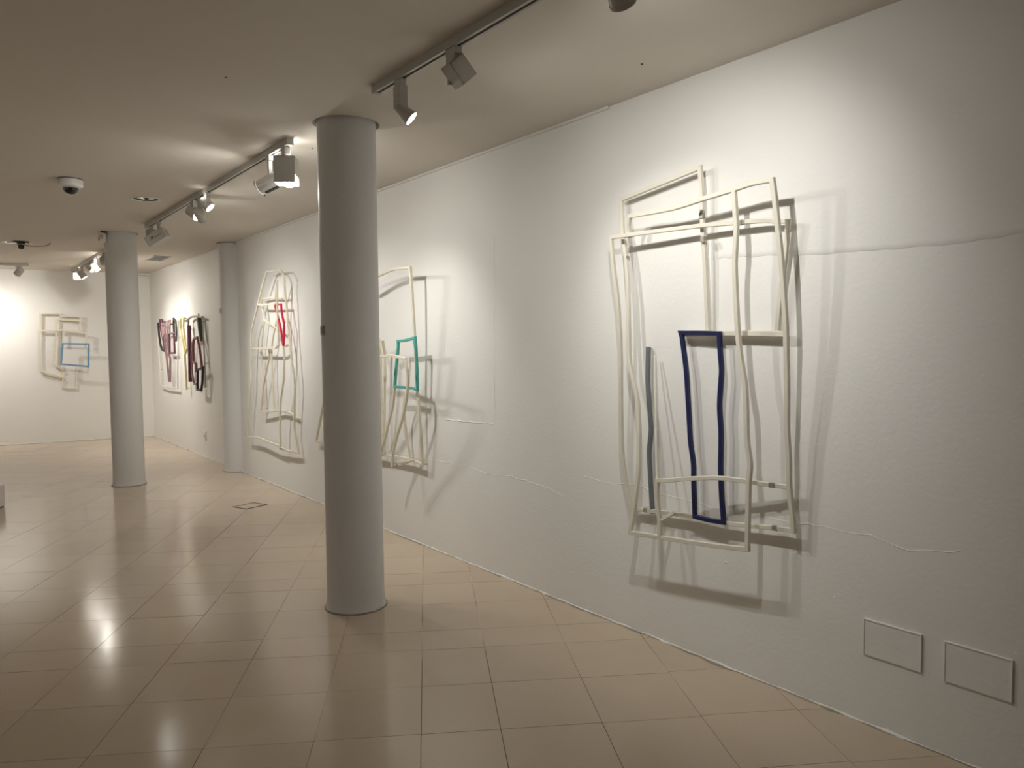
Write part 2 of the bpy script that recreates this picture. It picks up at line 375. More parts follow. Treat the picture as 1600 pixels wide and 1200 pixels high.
# ------------------------------------------------------------------ track lighting
TX = 1.83; TZ = H
def track(name, a, c, label):
    a = Vector(a); c = Vector(c); d = c-a; L = d.length; t = empty(name, a, label, 'lighting track', rz=math.atan2(-d.x, d.y))
    b = NB(); box(b, (-0.021, 0, -0.042), (-0.013, L, 0)); box(b, (0.013, 0, -0.042), (0.021, L, 0)); box(b, (-0.013, 0, -0.012), (0.013, L, 0))
    box(b, (-0.013, 0, -0.042), (-0.008, L, -0.037)); box(b, (0.008, 0, -0.042), (0.013, L, -0.037))
    link('rail', b, 'lampbody', t)
    b = NB(); box(b, (-0.0078, 0.02, -0.038), (0.0078, L-0.02, -0.0125)); link('slot', b, 'slot', t)
    for y0 in (-0.012, L-0.012):
        b = NB(); box(b, (-0.0225, y0, -0.045), (0.0225, y0+0.03, 0), 0.002); link('end_cap', b, 'lampbody', t)
    return t
track('lighting_track', (TX, -2.6, H), (TX, 3.586, H), 'white ceiling track in the foreground running out of the top of the picture')
track('lighting_track', (TX, 4.80, H), (TX, 8.97, H), 'white ceiling track between the two free-standing columns')
track('lighting_track', (TX, 10.2, H), (TX, 14.75, H), 'white ceiling track behind the second column, near the end wall')
tb = BP-BN*1.10+BS*1.78
track('lighting_track', (tb.x, tb.y, H), (tb+BS*4.2).to_tuple()[:2]+(H,), 'white ceiling track running parallel to the end wall at the far left')

def spot_light(parent, local, aim_w, power, size_deg, blend, col, radius=0.02):
    """a lamp gives a beam with a soft edge and a weak wide spill around it"""
    for nm, p, sz, bl in (('lamp_light', power*BEAM, min(110, size_deg+12), 1.0), ('lamp_spill', power*SPILL, 165, 1.0)):
        ld = bpy.data.lights.new(nm, 'SPOT'); ld.energy = p; ld.color = col; ld.spot_size = math.radians(sz); ld.spot_blend = bl; ld.shadow_soft_size = radius
        o = bpy.data.objects.new(nm, ld); C.objects.link(o); o.parent = parent
        o.location = local; o.rotation_euler = aim_w.to_track_quat('-Z', 'Y').to_euler()
    return o
def added_glow(t, local, power):
    """point light added beside a lamp to brighten the ceiling just above it"""
    ld = bpy.data.lights.new('added_glow', 'POINT'); ld.energy = power; ld.color = LAMP_COL; ld.shadow_soft_size = 0.012
    o = bpy.data.objects.new('added_glow', ld); C.objects.link(o); o.parent = t; o.location = local
def orient(aim): return aim.to_track_quat('Z', 'Y').to_matrix().to_4x4()
TOP = -0.042
def adapter(t, h=0.03, w=0.017, l=0.045, rz=0.0):
    b = NB(); R = Matrix.Rotation(rz, 4, 'Z'); box(b, (-w, -l, TOP-h), (w, l, TOP), 0.003, M4=R); box(b, (-0.006, -l*0.7, TOP-0.004), (0.006, l*0.7, TOP), M4=R); return link('track_adapter', b, 'lampbody', t)
def lens_part(t, R4, rad, z, material='lens'):
    b = NB(); prof = [(rad, 0), (rad*0.8, 0.004), (rad*0.4, 0.007), (0.001, 0.008)]
    lathe(b, prof, 24, M4=R4 @ Matrix.Translation((0, 0, z))); return link('lens', b, material, t, True)
def can_head(t, pivot, aim, rad, length, flare=1.0, bodymat='lampbody', lens='lens', fins=False, back=0.55):
    """open cylindrical head; pivot is the point the stem holds"""
    R4 = Matrix.Translation(pivot) @ orient(aim); z0 = -length*back; z1 = length*(1-back)
    b = NB(); prof = [(rad*0.62, z0), (rad*0.9, z0+0.006), (rad, z0+0.02), (rad*flare, z1), (rad*flare*0.93, z1), (rad*flare*0.86, z1-0.018)]
    lathe(b, prof, 32, M4=R4, cap1=False)
    h = link('head', b, bodymat, t, True)
    b = NB(); lathe(b, [(rad*flare*1.0, z1-0.006), (rad*flare*1.05, z1-0.006), (rad*flare*1.05, z1+0.003), (rad*flare*0.92, z1+0.003)], 32, M4=R4, cap0=False, cap1=False)
    link('bezel', b, bodymat, t, True)
    if fins:
        b = NB()
        for k in range(4): lathe(b, [(rad*1.04, z0+0.012+k*0.012), (rad*1.04, z0+0.016+k*0.012)], 24, M4=R4)
        link('cooling_fins', b, bodymat, t)
    lens_part(t, R4, rad*flare*0.87, z1-0.016, lens)
    return R4 @ Vector((0, 0, z1+0.012))
def stem(t, p0, p1, w=0.012, d=0.006):
    b = NB(); p0 = Vector(p0); p1 = Vector(p1); v = p1-p0
    R = Matrix.Translation(p0) @ v.to_track_quat('Z', 'Y').to_matrix().to_4x4()
    box(b, (-d, -w, 0), (d, w, v.length), 0.0015, M4=R); return link('stem', b, 'lampbody', t)
def aim_at(loc, target): return (Vector(target)-Vector(loc)).normalized()
def can_lamp(x, y, label, target, power, size=55, blend=0.6, rad=0.042, length=0.10, drop=0.075, col=LAMP_COL, side=0.0, flare=1.0, lens='lens', group=None, rz=0.0, name='track_spotlight', fins=True, gear=True, light=True):
    t = empty(name, (x, y, H), label, 'spotlight', group)
    adapter(t, rz=rz); pv = Vector((0.0, side, TOP-0.03-drop)); aim = aim_at(Vector((x, y, H))+pv, target)
    if gear:
        b = NB(); box(b, (-0.016, -0.030, TOP-0.03-drop*0.9), (0.016, 0.034, TOP-0.028), 0.003); link('driver_box', b, 'lampbody', t)
        yo = rad+0.008 if side == 0 else 0
        b = NB(); box(b, (-0.006, side-0.01, pv.z-0.014), (0.006, side+0.01, TOP-0.028), 0.002); link('stem', b, 'lampbody', t)
    else:
        stem(t, (0, 0, TOP-0.028), (0, side, pv.z+rad*0.3))
    lp = can_head(t, pv, aim, rad, length, flare, lens=lens, fins=fins)
    if light: spot_light(t, lp, aim, power, size, blend, col)
    return t

# foreground track: three lamps on the big artwork
can_lamp(TX, 1.86, 'grey cylindrical track spotlight cut off by the top edge of the picture', (WX, 2.45, 1.7), P_NEAR*1.35, 94, 1.0, rad=0.044, length=0.15, drop=0.07, gear=False)
# square-headed lamp
y = 2.86; t = empty('track_spotlight', (TX, y, H), 'dark square-headed track spotlight hanging second from the end of the foreground track', 'spotlight')
adapter(t, 0.032, 0.018, 0.04); b = NB(); box(b, (-0.022, -0.035, TOP-0.085), (0.020, 0.03, TOP-0.03), 0.003); link('driver_box', b, 'lampbody', t)
b = NB(); box(b, (-0.006, 0.030, TOP-0.145), (0.012, 0.045, TOP-0.05), 0.002); link('bracket', b, 'lampbody', t)
aim = aim_at((TX, y, H-0.14), (WX, 2.75, 1.42)); pv = Vector((0.015, -0.012, TOP-0.095)); R4 = Matrix.Translation(pv) @ orient(aim)
b = NB(); s = 0.042
for q in ((-s, -s, -0.05, s, s, -0.044), (-s, -s, -0.05, -s+0.003, s, 0.055), (s-0.003, -s, -0.05, s, s, 0.055), (-s, -s, -0.05, s, -s+0.003, 0.055), (-s, s-0.003, -0.05, s, s, 0.055)): box(b, q[:3], q[3:], M4=R4)
link('head', b, 'lampbody', t)
b = NB(); box(b, (-s+0.004, -s+0.004, 0.030), (s-0.004, s-0.004, 0.036), 0.002, M4=R4); link('lens', b, 'lens', t)
spot_light(t, R4 @ Vector((0, 0, 0.05)), aim, P_NEAR*0.7, 72, 0.8, LAMP_COL)
# tall driver box with a conical head
y = 3.34; t = empty('track_spotlight', (TX, y, H), 'track spotlight with tall grey box and lit conical head, last on the foreground track', 'spotlight')
adapter(t, 0.03, 0.017, 0.03)
b = NB(); box(b, (-0.024, -0.030, TOP-0.082), (0.024, 0.030, TOP-0.03), 0.002); box(b, (-0.022, -0.028, TOP-0.085), (0.022, 0.028, TOP-0.081)); box(b, (-0.024, -0.030, TOP-0.138), (0.024, 0.030, TOP-0.084), 0.002); link('driver_box', b, 'lampbody', t)
tgt = (WX, 2.45, 1.4); pv = Vector((0.0, -0.018, TOP-0.150)); aim = aim_at(Vector((TX, y, H))+pv, tgt); R4 = Matrix.Translation(pv) @ orient(aim)
b = NB(); lathe(b, [(0.014, -0.035), (0.022, -0.03), (0.027, 0.0), (0.038, 0.058), (0.036, 0.058), (0.033, 0.045)], 32, M4=R4, cap1=False); link('head', b, 'lampbody', t, True)
lens_part(t, R4, 0.0345, 0.048)
b = NB(); lathe(b, [(0.005, -0.03), (0.005, 0.03)], 12, M4=Matrix.Translation((0.0, -0.02, TOP-0.142)) @ Matrix.Rotation(math.pi/2, 4, 'Y')); link('pivot_screw', b, 'chrome', t, True)
spot_light(t, R4 @ Vector((0, 0, 0.068)), aim, P_NEAR*0.8, 66, 0.8, LAMP_COL)

# middle track: big square box lamp
y = 4.87; t = empty('box_spotlight', (TX, y, H), 'large square grey box lamp at the near end of the middle track', 'spotlight')
adapter(t, 0.05, 0.02, 0.028); b = NB(); box(b, (-0.016, -0.02, TOP-0.075), (0.016, 0.02, TOP-0.045), 0.002); link('neck', b, 'lampbody', t)
aim = aim_at((TX, y, H-0.2), (WX, 5.1, 1.2)); hx = 0.066; z1, z0 = TOP-0.07, TOP-0.235
RB = Matrix.Rotation(math.radians(-32), 4, 'Z'); b = NB()
for q in ((-hx, -hx, z1-0.004, hx, hx, z1), (-hx, -hx, z0, -hx+0.003, hx, z1), (hx-0.003, -hx, z0+0.05, hx, hx, z1), (-hx, -hx, z0, hx, -hx+0.003, z1), (-hx, hx-0.003, z0, hx, hx, z1)): box(b, q[:3], q[3:], M4=RB)
link('housing', b, 'lampbody', t)
b = NB(); lathe(b, [(0.001, 0), (0.02, 0.003), (0.034, 0.015), (0.037, 0.032), (0.03, 0.06), (0.018, 0.085)], 24, M4=Matrix.Translation((0.022, 0.01, z0-0.018))); link('bulb', b, 'lens', t, True)
spot_light(t, (0.06, 0.0, z0-0.01), aim, P_MID*0.95, 72, 0.8, LAMP_COL)
ld = bpy.data.lights.new('bulb_glow', 'POINT'); ld.energy = 3.5; ld.color = LAMP_COL; ld.shadow_soft_size = 0.03; o = bpy.data.objects.new('bulb_glow', ld); C.objects.link(o); o.parent = t; o.location = (0.03, 0.02, z0-0.05)
added_glow(t, (0.032, -0.02, TOP-0.045), 0.4)
# drum floodlight behind it
y = 5.17; t = empty('drum_floodlight', (TX, y, H), 'grey aluminium drum floodlight tilted down beside the square box lamp', 'spotlight')
adapter(t, 0.03, 0.017, 0.03); pv = Vector((0.0, 0.01, TOP-0.17)); aim = Vector((-0.53, 0.71, -0.31)).normalized(); R4 = Matrix.Translation(pv) @ orient(aim)
b = NB(); box(b, (-0.012, -0.014, TOP-0.145), (0.012, 0.014, TOP-0.03), 0.002); link('stem', b, 'lampbody', t)
b = NB(); lathe(b, [(0.035, -0.085), (0.046, -0.08), (0.05, -0.06), (0.05, 0.085), (0.047, 0.085), (0.045, 0.07)], 40, M4=R4, cap1=False); link('head', b, 'alu', t, True)
b = NB(); lathe(b, [(0.050, 0.078), (0.055, 0.078), (0.055, 0.09), (0.049, 0.09)], 40, M4=R4, cap0=False, cap1=False); link('front_ring', b, 'lampbody', t, True)
b = NB(); box(b, (-0.05, -0.010, -0.05), (-0.058, 0.010, 0.05), 0.001, M4=R4 @ Matrix.Rotation(math.radians(90), 4, 'Z')); box(b, (-0.066, -0.004, 0.08), (-0.05, 0.004, 0.088), 0.001, M4=R4 @ Matrix.Rotation(math.radians(60), 4, 'Z')); link('bracket', b, 'slot', t)
lens_part(t, R4, 0.045, 0.06)
spot_light(t, R4 @ Vector((0, 0, 0.095)), aim, P_MID*0.7, 60, 0.7, LAMP_COL)
added_glow(t, (0.02, -0.08, TOP-0.028), 0.3)
# two can spots and two floods
can_lamp(TX, 6.68, 'short grey can spotlight, right of the lit pair halfway along the middle track', (WX, 5.7, 1.25), P_MID*0.75, 62, 0.7, rad=0.045, length=0.10, drop=0.055, side=0.03)
can_lamp(TX, 7.10, 'brightly glaring can spotlight, left of the lit pair halfway along the middle track', (WX, 5.2, 1.15), P_MID*0.75, 58, 0.7, rad=0.05, length=0.11, drop=0.07)
can_lamp(TX, 6.90, 'unlit pale can spotlight hanging lowest behind the lit pair on the middle track', (WX, 8.4, 1.6), P_MID*0.8, 58, 0.7, rad=0.042, length=0.12, drop=0.12)
can_lamp(TX, 8.80, 'small rounded spotlight at the far end of the middle track', (2.0, 8.7, 0.0), P_MID*0.5, 80, 0.8, rad=0.05, length=0.10, drop=0.06)
added_glow(bpy.data.objects['track_spotlight.003'], (-0.045, 0.0, TOP-0.03), 0.07)
y = 8.45; t = empty('slab_floodlight', (TX, y, H), 'tilted rectangular grey floodlight with wire loop near the far end of the middle track', 'spotlight')
adapter(t, 0.03, 0.017, 0.03); b = NB(); box(b, (-0.012, -0.018, TOP-0.11), (0.012, 0.018, TOP-0.03), 0.002); link('stem', b, 'lampbody', t)
aim = aim_at((TX, y, H-0.2), (WX, 8.5, 1.2)); pv = Vector((0.0, 0.03, TOP-0.155))
R4 = Matrix.Translation(pv) @ Matrix.Rotation(math.radians(-35), 4, 'Z') @ Matrix.Rotation(math.radians(-32), 4, 'Y')
b = NB(); box(b, (-0.11, -0.06, -0.055), (0.10, 0.06, 0.055), 0.006, M4=R4); link('housing', b, 'lampbody', t)
b = NB(); box(b, (-0.113, -0.052, -0.048), (-0.108, 0.052, 0.048), M4=R4); box(b, (-0.07, -0.0615, -0.004), (0.06, -0.058, 0.0), M4=R4); box(b, (-0.05, -0.064, 0.01), (-0.02, -0.058, 0.018), M4=R4); link('seam', b, 'slot', t)
b = NB(); lp = [Vector((0.02, -0.02, TOP-0.08))+Vector((0.05*math.sin(a), -0.03*math.sin(a), -0.04*(1-math.cos(a)))) for a in [k*math.pi/8 for k in range(9)]]; tube(b, lp, 0.0025, 6); link('wire_loop', b, 'cable', t)
b = NB(); box(b, (0.0, -0.05, TOP-0.05), (0.004, -0.018, TOP-0.046)); link('lever', b, 'lampbody', t)
spot_light(t, (0.03, 0.0, TOP-0.26), aim, P_MID*1.3, 80, 0.9, LAMP_COL)

# far track
far = [(11.75, 0.045, 0.06, (2.3, 15.0, 1.6), 'pale can spotlight on the far track, half hidden by the edge of the second column', True, 1),
       (12.45, 0.045, 0.09, (WX, 13.0, 1.1), 'grey can spotlight hanging low next to the second column on the far track', True, 0),
       (12.85, 0.052, 0.06, (WX, 11.6, 1.2), 'bright lit can spotlight in the middle of the far track group', True, 0),
       (13.70, 0.05, 0.10, (WX, 13.2, 0.8), 'low-hanging round lit spotlight on the far track beside the square floodlight', True, 0)]
for y, rad, drop, tgt, lab, lit, wk in far:
    can_lamp(TX, y, lab, tgt, P_FAR*0.8, 88, 0.9, rad=rad, length=0.12, drop=drop, col=WARM_COL)
y = 14.2; t = empty('square_floodlight', (TX, y, H), 'square floodlight with glowing face at the far end of the track by the end wall', 'spotlight')
adapter(t); R4 = Matrix.Translation((0.0, 0, TOP-0.11)) @ Matrix.Rotation(math.radians(-20), 4, 'Z') @ Matrix.Rotation(math.radians(100), 4, 'X')
b = NB()
for q in ((-0.06, -0.06, -0.05, 0.06, 0.06, -0.045), (-0.06, -0.06, -0.05, -0.054, 0.06, 0.03), (0.054, -0.06, -0.05, 0.06, 0.06, 0.03), (-0.06, -0.06, -0.05, 0.06, -0.054, 0.03), (-0.06, 0.054, -0.05, 0.06, 0.06, 0.03)): box(b, q[:3], q[3:], M4=R4)
link('housing', b, 'lampbody', t); b = NB(); box(b, (-0.053, -0.04, -0.03), (0.02, 0.04, -0.022), M4=R4); link('lens', b, 'lens', t)
# lamps on the track parallel to the end wall
p = tb+BS*0.12; can_lamp(p.x, p.y, 'small pale spotlight tilted to the left on the track at the end wall', tuple(BP+BS*2.9+Vector((0, 0, 1.5))), P_FAR*0.55, 80, 0.9, rad=0.05, length=0.12, drop=0.06, col=WARM_COL, rz=math.pi/2-BA)
for s_ in (0.75, 2.2):
    p = tb+BS*s_; can_lamp(p.x, p.y, 'spotlight outside the frame on the track at the end wall', tuple(BP+BS*(s_+1.3)+Vector((0, 0, 1.5))), P_FAR*0.72, 90, 0.9, rad=0.05, length=0.12, drop=0.06, col=WARM_COL, rz=math.pi/2-BA, group='spotlights left of the frame')
# the other side of the gallery, left of the frame: unseen track and lamps added for ambient light
track('lighting_track', (-2.4, -1.5, H), (-2.4, 13.2, H), 'unseen ceiling track added to carry the fill spotlights left of the frame')
for y in (3.0, 6.0, 9.0, 12.0):
    can_lamp(-2.4, y, 'added fill spotlight out of view, washing the left wall for ambient light', (XL, y+0.4, 1.5), P_ROOM, 100, 1.0, rad=0.05, length=0.12, drop=0.06, group='added fill spotlights on the unseen left side')

# ------------------------------------------------------------------ ceiling fittings
t = empty('dome_camera', (0.868, 6.916, H), 'white dome security camera with black glass on the ceiling, upper left', 'camera')
link('base_ring', lathe(NB(), [(0.087, 0), (0.087, -0.004), (0.083, -0.006)], 40), 'slot', t)
link('housing', lathe(NB(), [(0.084, -0.005), (0.088, -0.012), (0.088, -0.05), (0.080, -0.062), (0.058, -0.066)], 40), 'camwhite', t, True)
link('dome', lathe(NB(), [(0.056, -0.064), (0.054, -0.082), (0.044, -0.102), (0.026, -0.115), (0.001, -0.119)], 32, cap0=False), 'camdark', t, True)
b = NB(); lathe(b, [(0.060, -0.066), (0.0625, -0.069), (0.058, -0.071)], 40); link('trim_ring', b, 'camwhite', t, True)
t = empty('recessed_downlight', (1.515, 7.455, H), 'round recessed ceiling downlight with mirrored reflector beside the middle track', 'downlight')
link('trim_ring', lathe(NB(), [(0.104, -0.001), (0.104, -0.006), (0.120, -0.007), (0.124, -0.0015), (0.122, 0)], 48, cap0=False, cap1=False), 'camwhite', t, True)
link('shadow_gap', lathe(NB(), [(0.104, -0.001), (0.100, 0.004), (0.088, 0.006)], 48, cap0=False, cap1=False), 'slot', t, True)
link('reflector', lathe(NB(), [(0.088, 0.006), (0.082, 0.04), (0.06, 0.075), (0.001, 0.085)], 48, cap0=False, cap1=False), 'chrome', t, True)
b = NB(); lathe(b, [(0.012, 0), (0.012, 0.11)], 16, M4=Matrix.Translation((-0.055, -0.01, 0.03)) @ Matrix.Rotation(math.pi/2, 4, 'Y')); link('lamp_tube', b, 'lensdim', t, True)
b = NB(); box(b, (-0.07, -0.004, 0.01), (0.07, 0.004, 0.03)); link('louvre', b, 'dirt', t)
t = empty('recessed_downlight', (0.79, 11.35, H), 'flat recessed downlight ring at the far left, next to the small dark camera', 'downlight')
link('trim_ring', lathe(NB(), [(0.10, 0.0), (0.10, -0.004), (0.135, -0.006), (0.14, 0.0)], 40, cap0=False, cap1=False), 'camwhite', t, True)
link('reflector', lathe(NB(), [(0.10, -0.0035), (0.05, -0.0015), (0.001, -0.001)], 40, cap0=False, cap1=False), 'chrome', t, True)
for k in (-1, 1):
    b = NB(); box(b, (-0.08, k*0.035-0.006, -0.006), (0.08, k*0.035+0.006, -0.0012)); link('lamp_tube', b, 'dirt', t)
t = empty('ceiling_camera', (0.85, 11.22, H), 'small dark camera on a black plate with a stray cable, ceiling at far left', 'camera')
b = NB(); box(b, (-0.085, -0.05, -0.016), (0.085, 0.05, -0.008), 0.002); link('mounting_plate', b, 'slot', t)
link('body', lathe(NB(), [(0.045, -0.016), (0.045, -0.05), (0.03, -0.055)], 24), 'camdark', t, True)
link('lens_barrel', lathe(NB(), [(0.034, -0.055), (0.032, -0.09), (0.02, -0.098), (0.001, -0.1)], 24), 'camdark', t, True)
link('grip_ring', lathe(NB(), [(0.046, -0.034), (0.048, -0.036), (0.048, -0.042), (0.046, -0.044)], 24), 'alu', t, True)
b = NB(); tube(b, [(0.04, -0.01, -0.045), (0.07, -0.02, -0.052), (0.16, -0.05, -0.055), (0.25, -0.09, -0.05), (0.29, -0.11, -0.03), (0.30, -0.12, 0.0)], 0.005, 8); link('cable', b, 'cable', t, True)
t = empty('alarm_sensor', (1.505, 9.76, H), 'small white motion sensor with red light fixed to the top of the second column', 'sensor')
b = NB(); box(b, (-0.032, -0.02, -0.13), (0.045, 0.03, -0.02), 0.012); link('housing', b, 'plastic', t, True)
b = NB(); box(b, (-0.026, -0.026, -0.09), (0.02, -0.018, -0.045), 0.003); link('window', b, 'lampbody', t)
b = NB(); box(b, (-0.03, -0.025, -0.11), (-0.016, -0.018, -0.085), 0.002); link('indicator', b, 'redled', t)
b = NB(); box(b, (0.0, 0.0, -0.03), (0.05, 0.03, 0.0), 0.003); link('bracket', b, 'slot', t)
t = empty('air_vent', (2.645, 12.3, H), 'rectangular ventilation grille in the ceiling near the far right wall', 'vent')
b = NB()
for q in ((-0.12, -0.33, -0.008, 0.12, -0.30, 0), (-0.12, 0.30, -0.008, 0.12, 0.33, 0), (-0.12, -0.33, -0.008, -0.10, 0.33, 0), (0.10, -0.33, -0.008, 0.12, 0.33, 0)): box(b, q[:3], q[3:], 0.001)
link('frame', b, 'lampbody', t); b = NB(); box(b, (-0.10, -0.30, -0.002), (0.10, 0.30, 0)); link('backing', b, 'dark', t)
for k in range(6):
    b = NB(); x_ = -0.083+k*0.033; box(b, (x_-0.004, -0.30, -0.008), (x_+0.004, 0.30, -0.005)); link('slat', b, 'lampbody', t)
b = NB(); tube(b, [tuple(BP+BS*0.02-BN*0.12+Vector((0, 0, H-0.045))), tuple(BP+BS*0.60-BN*0.12+Vector((0, 0, H-0.045)))], 0.007, 10)
rod = link('picture_rail_rod', b, 'alu'); tag(rod, 'thin metal rod along the top of the end wall right of the second column', 'rod')
for k, (x_, y_, s_) in enumerate(((1.176, 3.906, .006), (2.72, 2.602, .006), (2.049, 4.967, .006))):
    b = NB(); lathe(b, [(s_, 0), (s_*1.1, -0.002), (0.001, -0.003)], 12); tag(link('ceiling_hook', b, 'slot', loc=(x_, y_, H)), ('tiny dark screw in the ceiling above left of the big column', 'tiny dark screw in the ceiling near the top edge of the right wall', 'tiny dark screw in the ceiling beside the near end of the middle track')[k], 'screw')

# ------------------------------------------------------------------ small things on walls, columns and floor
def plate(loc, rz, label, material, w, h, d=0.012):
    t = empty('switch_plate', loc, label, 'switch', rz=rz)
    b = NB(); box(b, (-d, -w/2, -h/2), (0.004, w/2, h/2), 0.003); link('plate', b, material, t)
    b = NB(); box(b, (-d-0.003, -w*0.28, -h*0.28), (-d+0.001, w*0.28, h*0.28), 0.001); link('button', b, material, t); return t
cx, cy, cr, _ = COLS[0]; a = math.atan2(4.325, 2.0)+math.pi-0.92
ang = math.radians(178.2)
plate((cx+(cr+0.001)*math.cos(ang), cy+(cr+0.001)*math.sin(ang), 1.690), ang-math.pi, 'small dark grey switch plate on the left side of the large foreground column', 'joint', 0.05, 0.058, 0.008)
ang = math.radians(184)
plate((COLS[2][0]+0.171*math.cos(ang), COLS[2][1]+0.171*math.sin(ang), 2.055), ang-math.pi, 'small grey plate on the edge of the half-round wall column', 'joint', 0.05, 0.06, 0.008)
t = empty('wall_socket', (WX, 11.586, 0.319), 'white electrical socket low on the wall right of the plum and grey artwork', 'socket')
b = NB(); box(b, (-0.014, -0.05, -0.065), (0.002, 0.05, 0.065), 0.004); link('plate', b, 'plastic', t)
b = NB(); lathe(b, [(0.022, 0), (0.022, 0.004), (0.017, 0.004), (0.017, 0.001)], 20, M4=Matrix.Translation((-0.014, 0, -0.01)) @ Matrix.Rotation(-math.pi/2, 4, 'Y')); link('outlet', b, 'lampbody', t, True)
t = empty('floor_hatch', (2.437, 7.72, 0.0), 'square dark-rimmed access cover set flush in the floor tiles', 'hatch', rz=math.radians(19.6))
b = NB()
for q in ((-0.130, -0.110, 0.0003, 0.130, -0.094, 0.003), (-0.130, 0.094, 0.0003, 0.130, 0.110, 0.003), (-0.130, -0.110, 0.0003, -0.112, 0.110, 0.003), (0.112, -0.110, 0.0003, 0.130, 0.110, 0.003)): box(b, q[:3], q[3:])
link('frame', b, 'hatch', t); b = NB(); box(b, (-0.1145, -0.0955, 0.0002), (0.1145, 0.0955, 0.0014)); link('cover', b, 'tile', t)
t = empty('low_plinth', (0.472, 9.30, 0), 'low white display plinth just entering the frame at the left edge', 'plinth', rz=math.radians(59))
b = NB(); box(b, (-1.1, 0.0, 0.012), (0.0, 0.8, 0.224), 0.004); link('body', b, 'plinth', t)
b = NB(); box(b, (-1.09, 0.01, 0.0), (-0.01, 0.79, 0.012)); link('recessed_base', b, 'dark', t)  # dark colour carries the shade of the gap under the plinth

